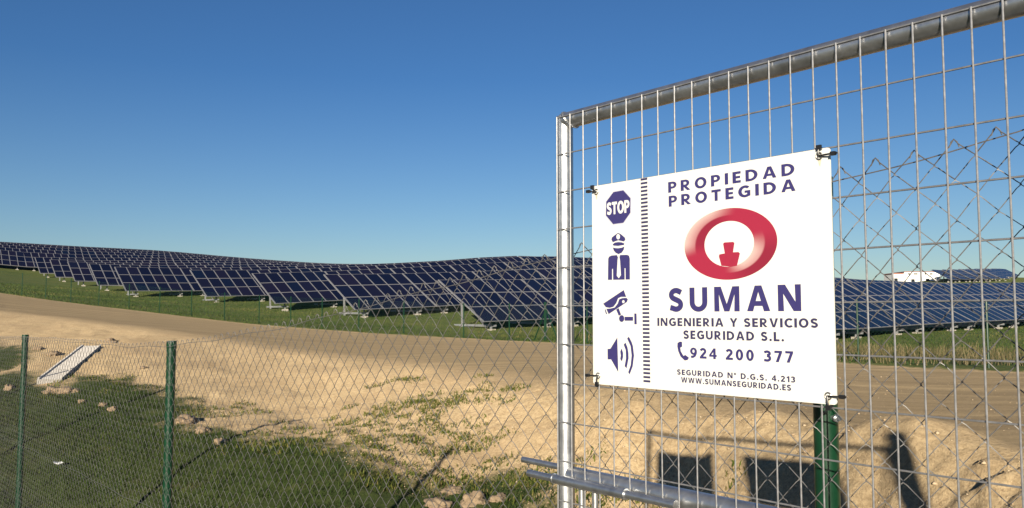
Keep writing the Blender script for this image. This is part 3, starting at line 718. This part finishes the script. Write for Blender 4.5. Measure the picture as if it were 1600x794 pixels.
# bolts and drop rod
def gpx_on(u, v, d): return on_line(G0 + gn * d, gd, u, v)[0]
def srel(u, v, d):
    P_, s = on_line(G0 + gn * d, gd, u, v); return s, P_[2] + CAMZ - gz
dU, dL = -.062, .016
s0, z0 = srel(817, 718, dU); s1 = srel(1120, 790, dU)[0]
gpart('locking_rod', [gp(s0, z0, dU), gp(s1, z0, dU)], .0085, n=14)
s0, z0 = srel(826, 739, dL); sa, _ = srel(866, 748, dL); sb2, _ = srel(976, 772, dL); se, _ = srel(1053, 788, dL)
gpart('sliding_bolt', [gp(s0, z0, dL), gp(se, z0, dL)], .0095, n=16)
gpart('bolt_sleeve', [gp(sa, z0, dL), gp(sa + .006, z0, dL), gp(sb2, z0, dL)], .0125, n=16)
mb = MB(); mb.tube([gp(se - .004, z0, dL), gp(se + .006, z0, dL)], .0112, 12); mb.tube([gp(sb2 - .002, z0, dL), gp(sb2 + .005, z0, dL)], .0138, 12); mb.tube([gp(sa - .004, z0, dL), gp(sa + .002, z0, dL)], .0138, 12)
mb.build('weld_collar', 'galv', gate, True)
for u in (909, 930):
    s, _ = srel(u, 775, -.03); gpart('drop_rod_guide', [gp(s, zmid - .015, -.03), gp(s, zmid - .6, -.03)], .0085, n=12)

# second board, out of frame to the right; its shadow falls on the bank
def board(name, s0, s1, z0, z1, d):
    mb = MB(); e = .0015; poly = [(s0, z0), (s1, z0), (s1, z1), (s0, z1)]
    mb.prism(poly, d, d + .003, lambda x, y, z: gp(x, y, z)); return mb
# ------------------------------------------------------------------ sign
SD = .0046; TH = .003
def sg(u, v): P_, s = on_line(G0 + gn * (SD + TH), gd, u, v); return s, P_[2] + CAMZ - gz
cr = [sg(923, 292), sg(1297, 230), sg(1307, 633), sg(929, 600)]
a0 = (cr[0][0] + cr[3][0]) / 2; a1 = (cr[1][0] + cr[2][0]) / 2; b1 = (cr[0][1] + cr[1][1]) / 2; b0 = (cr[2][1] + cr[3][1]) / 2
print('sign size', a1 - a0, b1 - b0)
spos = gp((a0 + a1) / 2, b0) + gate.location
sign = empty('security_sign', spos); tag(sign, 'white security company sign with red ring emblem tied to the gate', 'sign')
ofs = gate.location - spos
def sp_(s, z, d): return gp(s, z, d) + ofs
mb = MB()
rc = .006; poly = []
for (cx, cy, t0) in ((a1 - rc, b0 + rc, -90), (a1 - rc, b1 - rc, 0), (a0 + rc, b1 - rc, 90), (a0 + rc, b0 + rc, 180)):
    for t in np.linspace(t0, t0 + 90, 5): poly.append((cx + rc * math.cos(math.radians(t)), cy + rc * math.sin(math.radians(t))))
mb.prism(poly, SD, SD + TH, lambda x, y, z: sp_(x, y, z)); mb.build('board', 'board', sign)
FACE = SD + TH
def printed(name, polys, matn, lift=.0003, parent=sign):
    mb = MB()
    for p in polys: mb.prism(p, FACE + .00005, FACE + lift, lambda x, y, z: sp_(x, y, z))
    # polygons may be concave: triangulate
    import bmesh
    me = mb.mesh(name, matn); bm = bmesh.new(); bm.from_mesh(me); bmesh.ops.triangulate(bm, faces=[f for f in bm.faces if len(f.verts) > 4]); bm.to_mesh(me); bm.free()
    return obj(name, me, parent)
def zr1(pts, ox, oy, sc): return [sg(ox + x / sc, oy + y / sc) for x, y in pts]
def ell(cx, cy, rx_, ry_, n=20): return [(cx + rx_ * math.cos(2 * math.pi * i / n), cy + ry_ * math.sin(2 * math.pi * i / n)) for i in range(n)]
def arc(cx, cy, rx_, ry_, a0_, a1_, n=14): return [(cx + rx_ * math.cos(math.radians(a0_ + (a1_ - a0_) * i / n)), cy + ry_ * math.sin(math.radians(a0_ + (a1_ - a0_) * i / n))) for i in range(n + 1)]
def strip(o_, i_): return [[o_[k], o_[k + 1], i_[k + 1], i_[k]] for k in range(len(o_) - 1)]
def ribbon(pts, t):
    L, R2 = [], []
    for k in range(len(pts)):
        p, q = np.array(pts[max(k - 1, 0)]), np.array(pts[min(k + 1, len(pts) - 1)]); d = (q - p) / (np.linalg.norm(q - p) + 1e-9); nn = np.array((-d[1], d[0])) * t / 2
        L.append(tuple(np.array(pts[k]) + nn)); R2.append(tuple(np.array(pts[k]) - nn))
    return strip(L, R2)
def rect(x0, y0, x1, y1): return [(x0, y0), (x1, y0), (x1, y1), (x0, y1)]
st_, br_ = .228, .182
def bowl(x, cy, ro, ho, ri, hi): return strip(arc(x, cy, ro, ho, -90, 90), arc(x, cy, ri, hi, -90, 90))
Pg = [rect(0, 0, st_, 1), rect(st_, .84, .36, 1), rect(st_, .37, .36, .53)] + bowl(.36, .685, .33, .315, .125, .155)
GL = {' ': (.30, []), 'I': (.205, [rect(0, 0, st_, 1)]),
 'E': (.58, [[(0, 0), (.58, 0), (.58, br_), (st_, br_), (st_, .42), (.54, .42), (.54, .585), (st_, .585), (st_, 1 - br_), (.58, 1 - br_), (.58, 1), (0, 1)]]),
 'L': (.58, [[(0, 0), (.58, 0), (.58, br_), (st_, br_), (st_, 1), (0, 1)]]),
 'T': (.70, [[(.247, 0), (.453, 0), (.453, 1 - br_), (.70, 1 - br_), (.70, 1), (0, 1), (0, 1 - br_), (.247, 1 - br_)]]),
 'N': (.86, [[(0, 0), (.19, 0), (.19, .68), (.60, 0), (.86, 0), (.86, 1), (.67, 1), (.67, .33), (.26, 1), (0, 1)]]),
 'M': (1.08, [[(0, 0), (.19, 0), (.19, .70), (.44, 0), (.64, 0), (.89, .70), (.89, 0), (1.08, 0), (1.08, 1), (.81, 1), (.54, .27), (.27, 1), (0, 1)]]),
 'A': (.92, [[(0, 0), (.22, 0), (.46, .78), (.46, 1), (.335, 1)], [(.92, 0), (.70, 0), (.46, .78), (.46, 1), (.585, 1)], [(.285, .21), (.635, .21), (.585, .37), (.335, .37)]]),
 'V': (.86, [[(0, 1), (.22, 1), (.43, .24), (.64, 1), (.86, 1), (.55, 0), (.31, 0)]]),
 'W': (1.28, [[(0, 1), (.205, 1), (.335, .30), (.53, 1), (.75, 1), (.945, .30), (1.075, 1), (1.28, 1), (1.055, 0), (.825, 0), (.64, .68), (.455, 0), (.225, 0)]]),
 'Y': (.82, [[(0, 1), (.225, 1), (.41, .62), (.595, 1), (.82, 1), (.513, .41), (.513, 0), (.307, 0), (.307, .41)]]),
 '7': (.62, [[(.10, 0), (.32, 0), (.62, .86), (.62, 1), (0, 1), (0, .83), (.39, .83)]]),
 '4': (.70, [[(.40, 0), (.60, 0), (.60, 1), (.42, 1), (.40, .97)], [(0, .22), (.40, .22), (.40, .37), (.17, .37), (0, .37)], rect(.60, .22, .70, .37), [(0, .37), (.17, .37), (.40, .72), (.40, .97)]]),
 '1': (.42, [[(.215, 0), (.42, 0), (.42, 1), (.25, 1), (0, .80), (.11, .67), (.215, .75)]]),
 '.': (.22, [arc(.11, .11, .115, .115, 0, 345, 15)]),
 'U': (.80, [[(0, 1), (.2, 1), (.2, .38)] + arc(.4, .38, .2, .215, 180, 360) + [(.6, 1), (.8, 1)] + arc(.4, .38, .4, .39, 0, -180)]),
 'O': (.92, strip(arc(.46, .5, .46, .515, 0, 360, 36), arc(.46, .5, .245, .335, 0, 360, 36))),
 '0': (.66, strip(arc(.33, .5, .33, .515, 0, 360, 32), arc(.33, .5, .125, .345, 0, 360, 32))),
 '\u00ba': (.36, strip(arc(.18, .82, .18, .18, 0, 360, 20), arc(.18, .82, .085, .085, 0, 360, 20))),
 'D': (.84, [rect(0, 0, st_, 1), rect(st_, 0, .3, br_), rect(st_, 1 - br_, .3, 1)] + bowl(.3, .5, .54, .5, .32, .335)),
 'P': (.69, Pg), 'R': (.78, Pg + [[(.22, .37), (.45, .37), (.78, 0), (.53, 0)]]),
 'G': (.86, strip(arc(.48, .5, .48, .515, 48, 300, 24), arc(.48, .5, .25, .335, 48, 300, 24)) + [[(.72, .054), (.86, .10), (.86, .55), (.47, .55), (.47, .385), (.655, .385), (.655, .225), (.605, .21)]]),
 'C': (.76, strip(arc(.48, .5, .48, .515, 48, 312, 24), arc(.48, .5, .25, .335, 48, 312, 24))),
 'S': (.66, ribbon([(.57, .83)] + arc(.33, .725, .235, .19, 55, 235, 12) + arc(.33, .285, .235, .20, 55, -125, 12) + [(.06, .155)], .195)),
 '2': (.64, [rect(0, 0, .64, .17)] + ribbon([(.07, .80)] + arc(.31, .70, .22, .215, 135, -30, 12) + [(.14, .172)], .19)),
 '3': (.64, ribbon([(.06, .845)] + arc(.29, .745, .225, .165, 115, -90, 12), .18) + ribbon(arc(.28, .30, .255, .215, 88, -115, 12) + [(.04, .11)], .185)),
 '9': (.68, strip(arc(.33, .67, .33, .34, 0, 360, 28), arc(.33, .67, .13, .19, 0, 360, 28)) + ribbon([(.57, .66), (.55, .45), (.46, .24), (.32, .13), (.09, .09)], .19))}
def embolden(bm, d):
    # push every outline vertex out of its own piece; each loose piece lies a hair above the last
    for f in bm.faces:
        f.normal_update()
        if f.normal.dot(gnV) < 0: f.normal_flip()
    mv = {}
    for e in bm.edges:
        if len(e.link_faces) != 1: continue
        lp = e.link_loops[0]; t = (lp.link_loop_next.vert.co - lp.vert.co).normalized(); nn = t.cross(gnV).normalized()
        for v in e.verts: mv.setdefault(v, []).append(nn)
    for v, L in mv.items():
        m_ = sum(L, Vector()) / len(L); q = max(m_.length_squared, .45); v.co += m_ / q * d
    seen = set(); k = 0
    for f0 in bm.faces:
        if f0 in seen: continue
        stack = [f0]; seen.add(f0); vs = set()
        while stack:
            f = stack.pop(); vs.update(f.verts)
            for e in f.edges:
                for g in e.link_faces:
                    if g not in seen: seen.add(g); stack.append(g)
        for v in vs: v.co += gnV * (5e-6 * k)
        k += 1
def text(body, tl, bl, tr, br, matn, lift=.0003, fill=.7, single=True):
    import bmesh
    x0 = (tl[0] + bl[0]) / 2; x1 = (tr[0] + br[0]) / 2; yb = (bl[1] + br[1]) / 2; hgt = (tl[1] + tr[1]) / 2 - yb
    ws = [GL[c][0] for c in body]; asp = fill * (x1 - x0) / hgt / sum(ws); gap = ((x1 - x0) / hgt - sum(ws) * asp) / max(len(ws) - 1, 1)
    holder = empty('lettering', parent=sign) if single else None
    mb = MB(); cx = 0.0
    def flush(mb, nm, par):
        me = mb.mesh(nm, matn); bm = bmesh.new(); bm.from_mesh(me); bmesh.ops.remove_doubles(bm, verts=bm.verts, dist=2e-6); embolden(bm, hgt * .024)
        bmesh.ops.triangulate(bm, faces=[f for f in bm.faces if len(f.verts) > 4])
        for f in bm.faces:
            if f.normal.dot(gnV) < 0: f.normal_flip()
        bm.to_mesh(me); bm.free(); return obj(nm, me, par)
    for c, w_ in zip(body, ws):
        for kk, poly in enumerate(GL[c][1]):
            mb.add([sp_(x0 + (cx + px_ * asp) * hgt, yb + (.024 + py_ * .952) * hgt, FACE + lift) for px_, py_ in poly], [tuple(range(len(poly)))])
        cx += w_ * asp + gap
        if single and mb.f: flush(mb, 'digit' if c.isdigit() else 'letter', holder); mb = MB()
    if not single: flush(mb, 'lettering', sign)['kind'] = 'stuff'
def T4(z, *pts):                                      # four corners read off an enlarged crop: tl, bl, tr, br
    ox, oy, sc = z; return [sg(ox + x / sc, oy + y / sc) for x, y in pts]
ZA = (900, 220, 3.609); ZB = (900, 430, 3.609); ZC = (920, 280, 4.667); ZD = (920, 440, 4.667); ZE = (1030, 310, 5.673); ZF = (1030, 440, 4.18)
for body, z, pts, mt_, bold, sp in [
    ('PROPIEDAD', ZA, ((520, 230), (522, 290), (1230, 128), (1232, 197)), 'purple', 0.68, True),
    ('PROTEGIDA', ZA, ((523, 309), (525, 369), (1236, 217), (1237, 287)), 'purple', 0.68, True),
    ('SUMAN', ZB, ((527, 69), (527, 202), (1265, 57), (1268, 208)), 'purple', 0.75, True),
    ('INGENIERIA Y SERVICIOS', ZB, ((460, 236), (460, 281), (1363, 250), (1365, 304)), 'darkprint', 0.73, True),
    ('SEGURIDAD S.L.', ZB, ((607, 310), (607, 356), (1172, 323), (1172, 378)), 'darkprint', 0.73, True),
    ('924 200 377', ZB, ((645, 407), (645, 464), (1224, 431), (1224, 499)), 'purple', 0.68, True),
    ('SEGURIDAD N\u00ba D.G.S. 4.213', ZB, ((571, 527), (571, 557), (1237, 576), (1237, 611)), 'darkprint', 0.7, False),
    ('WWW.SUMANSEGURIDAD.ES', ZB, ((594, 569), (594, 601), (1213, 625), (1213, 657)), 'darkprint', 0.78, False)]:
    tl, bl, tr, br = T4(z, *pts); text(body, tl, bl, tr, br, mt_, fill=bold, single=sp)
# pictograms
octo = [(180, 95), (252, 82), (304, 140), (303, 245), (252, 318), (178, 328), (126, 265), (128, 165)]
oc = np.mean(octo, 0); big_o = [tuple(oc + (np.array(p) - oc) * 1.05) for p in octo]
pic = printed('stop_pictogram', [zr1(octo, *ZC)], 'purple', .0003); printed('stop_outline', [zr1(big_o, *ZC)], 'paleprint', .0002)
text('STOP', *T4(ZC, (134, 169), (134, 259), (296, 154), (296, 246)), 'board', .0005, .9)
cap = [(165, 440), (170, 424), (195, 405), (208, 395), (218, 393), (235, 402), (262, 425), (268, 438), (258, 455), (215, 446), (175, 460)]
vis = [(174, 476), (190, 463), (215, 459), (240, 461), (260, 469), (257, 480), (215, 487), (180, 485)]
face = [(176, 499), (195, 503), (215, 504), (240, 500), (260, 492), (255, 515), (240, 537), (217, 547), (197, 538), (182, 520)]
body = [(140, 735), (142, 580), (148, 566), (165, 557), (205, 554), (280, 552), (294, 559), (299, 580), (300, 732)]
printed('guard_pictogram', [zr1(q, *ZC) for q in (cap, vis, face, body)], 'purple')
tie = [(206, 552), (229, 552), (224, 569), (228, 590), (235, 700), (220, 723), (205, 705), (211, 590), (214, 571)]
printed('guard_detail', [zr1(q, *ZC) for q in (ell(215, 420, 13, 20), tie, [(171, 655), (177, 655), (178, 736), (171, 736)], [(262, 650), (268, 650), (269, 736), (263, 736)])], 'board', .0006)
hous = [(105, 162), (255, 62), (273, 112), (235, 112), (214, 122), (200, 158), (180, 184), (152, 192), (125, 187)]
low = [(128, 199), (158, 197), (190, 189), (212, 160), (222, 130), (245, 121), (275, 119), (285, 130), (278, 150), (145, 238)]
arm = [(200, 205), (218, 194), (236, 242), (219, 250)]
printed('camera_pictogram', [zr1(q, *ZD) for q in (hous, low, [(116, 205), (122, 203), (134, 235), (126, 238)], arm, ell(240, 270, 19, 25), [(262, 257), (323, 257), (323, 286), (262, 286)], [(332, 233), (348, 233), (350, 312), (333, 312)])], 'purple')
printed('camera_detail', [zr1(ell(253, 147, 9, 11), *ZD)], 'board', .0006)
printed('loudspeaker_pictogram', [zr1(q, *ZD) for q in ([(137, 492), (158, 490), (208, 408), (215, 660), (163, 568), (138, 568)], [(230, 510), (240, 488), (250, 520), (250, 550), (242, 583), (230, 565), (234, 540)],
        [(255, 460), (268, 445), (282, 480), (289, 520), (290, 560), (276, 632), (262, 618), (272, 560), (270, 500)], [(280, 415), (292, 402), (312, 440), (322, 470), (330, 540), (320, 620), (298, 677), (288, 662), (306, 610), (313, 540), (305, 470)])], 'purple')
printed('telephone_pictogram', [zr1([(120, 402), (135, 392), (149, 394), (150, 425), (138, 432), (141, 455), (158, 485), (172, 480), (195, 498), (185, 513), (167, 516), (140, 490), (125, 455), (119, 425)], *ZF)], 'purple')
l0 = sg(920 + 378 / 4.667, 281); r0 = sg(920 + 427 / 4.667, 281); l1 = sg(920 + 408 / 4.667, 595.5); 
dash = []; ND = 52; w_ = r0[0] - l0[0]
for i in range(ND):
    t = i / (ND - 1); x = l0[0] + (l1[0] - l0[0]) * t * .35; zc = l0[1] + (l1[1] - l0[1]) * t; h2 = abs(l1[1] - l0[1]) / ND * .27
    dash.append([(x, zc - h2), (x + w_, zc - h2), (x + w_, zc + h2), (x, zc + h2)])
printed('dashed_stripe', dash, 'darkprint')
# red ring emblem, printed with its own light and dark shades
def ecen(L, R, Tp, Bt):
    L, R, Tp, Bt = [sg(ZE[0] + x / ZE[2], ZE[1] + y / ZE[2]) for x, y in (L, R, Tp, Bt)]
    return (L[0] + R[0]) / 2, (Tp[1] + Bt[1]) / 2, (R[0] - L[0]) / 2, (Tp[1] - Bt[1]) / 2
ox_, oy_, orx, ory = ecen((225, 425), (1048, 380), (680, 80), (610, 722)); ix_, iy_, irx, iry = ecen((402, 402), (842, 398), (625, 200), (640, 605))
NA, NRR = 96, 12; mb = MB(); cols = []
red = np.array((.29, .018, .045)); dark = np.array((.19, .013, .03)); pale = np.array((.52, .40, .37))
def sstep(a, b, x): t = min(1, max(0, (x - a) / (b - a))); return t * t * (3 - 2 * t)
for i in range(NA):
    t = 2 * math.pi * i / NA
    for j in range(NRR + 1):
        f = j / NRR
        x = (ix_ + irx * math.cos(t)) * (1 - f) + (ox_ + orx * math.cos(t)) * f; y = (iy_ + iry * math.sin(t)) * (1 - f) + (oy_ + ory * math.sin(t)) * f
        mb.v.append(tuple(sp_(x, y, FACE + .0003)))
        dg_ = math.degrees(t) % 360; c = red.copy()
        up = sstep(78, 120, dg_) * (1 - sstep(172, 200, dg_))
        if f > .47: c = c * (1 - up * (.35 + .6 * (f - .47) / .53)) + pale * up * (.35 + .6 * (f - .47) / .53)
        else: c = c * (1 - .75 * up) + dark * .75 * up
        d2 = (dg_ + 120) % 360                                    # lower right crescent
        lo_ = sstep(0, 45, d2 - 20) * (1 - sstep(95, 145, d2))
        if f < .5: c = c * (1 - lo_ * (.95 - f)) + pale * lo_ * (.95 - f)
        else: c = c * (1 - lo_ * .8) + dark * lo_ * .8
        cols.append((*c, 1))
for i in range(NA):
    for j in range(NRR):
        a = i * (NRR + 1) + j; b_ = ((i + 1) % NA) * (NRR + 1) + j; mb.f.append((a, b_, b_ + 1, a + 1)); mb.m.append(0); mb.tint.append(0)
m, nt, b = mat('red_emblem_print'); ca_ = N(nt, 'ShaderNodeVertexColor', layer_name='print'); nt.links.new(ca_.outputs[0], b.inputs['Base Color']); b.inputs['Roughness'].default_value = .45; M['emblem'] = m
me = mb.mesh('ring_emblem', 'emblem'); ca_ = me.color_attributes.new('print', 'FLOAT_COLOR', 'POINT')
for i, c in enumerate(cols): ca_.data[i].color = c
obj('ring_emblem', me, sign)
M['red'] = simple('red_print', (.29, .018, .045), .45, 0, .06, 40)
printed('figure_emblem', [zr1([(567, 402), (580, 391), (655, 386), (667, 395), (655, 478), (703, 476), (716, 488), (690, 598), (640, 607), (552, 598), (530, 515), (534, 497), (582, 488)], *ZE)], 'red', .0004)
# eyelets with a little rust under them
EY = [(932, 300), (1280.5, 244), (935, 587), (1294.5, 619)]
for u, v in EY:
    s, z = sg(u, v)
    mb = MB(); mb.tube([sp_(s + .0065 * math.cos(a), z + .0065 * math.sin(a), FACE + .0008) for a in np.linspace(0, 2 * math.pi, 21)], .0017, 6); mb.build('eyelet', 'grommet', sign, True)
    printed('rust_stain', [[(s - .004, z - .007), (s - .0015, z - .018), (s + .001, z - .021), (s + .003, z - .012), (s + .004, z - .007)]], 'rust', .00015)

hp = gp(LEAF + .085, 0, BK) + gate.location; zg = H(hp.x, hp.y) + CAMZ
root = empty('hinge_post', (hp.x, hp.y, zg)); tag(root, 'thick galvanised post the gate leaf hangs on', 'gate post')
mb = MB(); mb.tube([(0, 0, -.3), (0, 0, gz + .10 - zg)], .055, 24); mb.build('post_tube', 'galv', root, True)
mb = MB(); mb.tube([(0, 0, gz + .10 - zg), (0, 0, gz + .125 - zg), (0, 0, gz + .135 - zg)], .058, 24, r2=.04); mb.build('post_cap', 'galv', root, True)
# second sign farther along the gate (outside the frame, but it shades the bank)
s0_, s1_ = 1.19, 2.05
pos2 = gp((s0_ + s1_) / 2, -.55) + gate.location
sg2 = empty('plain_sign', pos2); tag(sg2, 'plain white board tied to the gate beyond the security sign', 'sign')
o2 = gate.location - pos2; mb = MB(); mb.prism([(s0_, -.62), (s1_, -.62), (s1_, -.16), (s0_, -.16)], SD, SD + TH, lambda x, y, z: gp(x, y, z) + o2); mb.build('board', 'board', sg2)

# ------------------------------------------------------------------ cable ties
ties = [((932, 300), [(927, 293)], (922, 300), 'black cable tie through the eyelet by the stop symbol'),
        ((1280.5, 244), [(1281, 231)], (1313, 240), 'black cable tie with a long tail by the word PROPIEDAD'),
        ((935, 587), [(934, 600)], (920, 586), 'black cable tie through the eyelet below the loudspeaker symbol'),
        ((1294.5, 619), [(1296, 637)], (1327, 620), 'black cable tie with a long tail by the web address')]
for (eu, ev), heads, (tu, tv), lab in ties:
    e = sg(eu, ev); hds = sg(*heads[0]); tl = sg(tu, tv)
    root = empty('cable_tie', gp(e[0], e[1], FACE) + gate.location); tag(root, lab, 'cable tie', 'cable ties holding the sign')
    of2 = gate.location - root.location
    def q(s, z, d): return gp(s, z, d) + of2
    mb = MB(); loop = [q(e[0], e[1], FACE + .004), q((e[0] + hds[0]) / 2, (e[1] + hds[1]) / 2, FACE + .006), q(hds[0], hds[1], FACE + .003), q(hds[0], hds[1], -.004), q(e[0], e[1], -.005), q(e[0], e[1], FACE + .004)]
    mb.tube(loop, .0021, 6); mb.build('loop', 'black', root, True)
    mb = MB(); mb.tube([q(e[0], e[1], FACE + .004), q(e[0] * .4 + tl[0] * .6, e[1] * .4 + tl[1] * .6, FACE + .010), q(tl[0], tl[1], FACE + .012)], .0019, 6); mb.build('tail', 'black', root, True)
    dx = 1 if tl[0] > e[0] else -1; hc = (e[0] * .2 + tl[0] * .8, e[1] * .2 + tl[1] * .8)
    mb = MB(); mb.prism([(hc[0] - .005, hc[1] - .0036), (hc[0] + .005, hc[1] - .0036), (hc[0] + .005, hc[1] + .0036), (hc[0] - .005, hc[1] + .0036)], FACE + .007, FACE + .015, lambda x, y, z: q(x, y, z)); mb.build('head', 'black', root)
    mb = MB(); mb.prism([(hds[0] - .005, hds[1] - .005), (hds[0] + .005, hds[1] - .005), (hds[0] + .005, hds[1] + .005), (hds[0] - .005, hds[1] + .005)], FACE + .001, FACE + .006, lambda x, y, z: q(x, y, z)); mb.build('head', 'black', root)
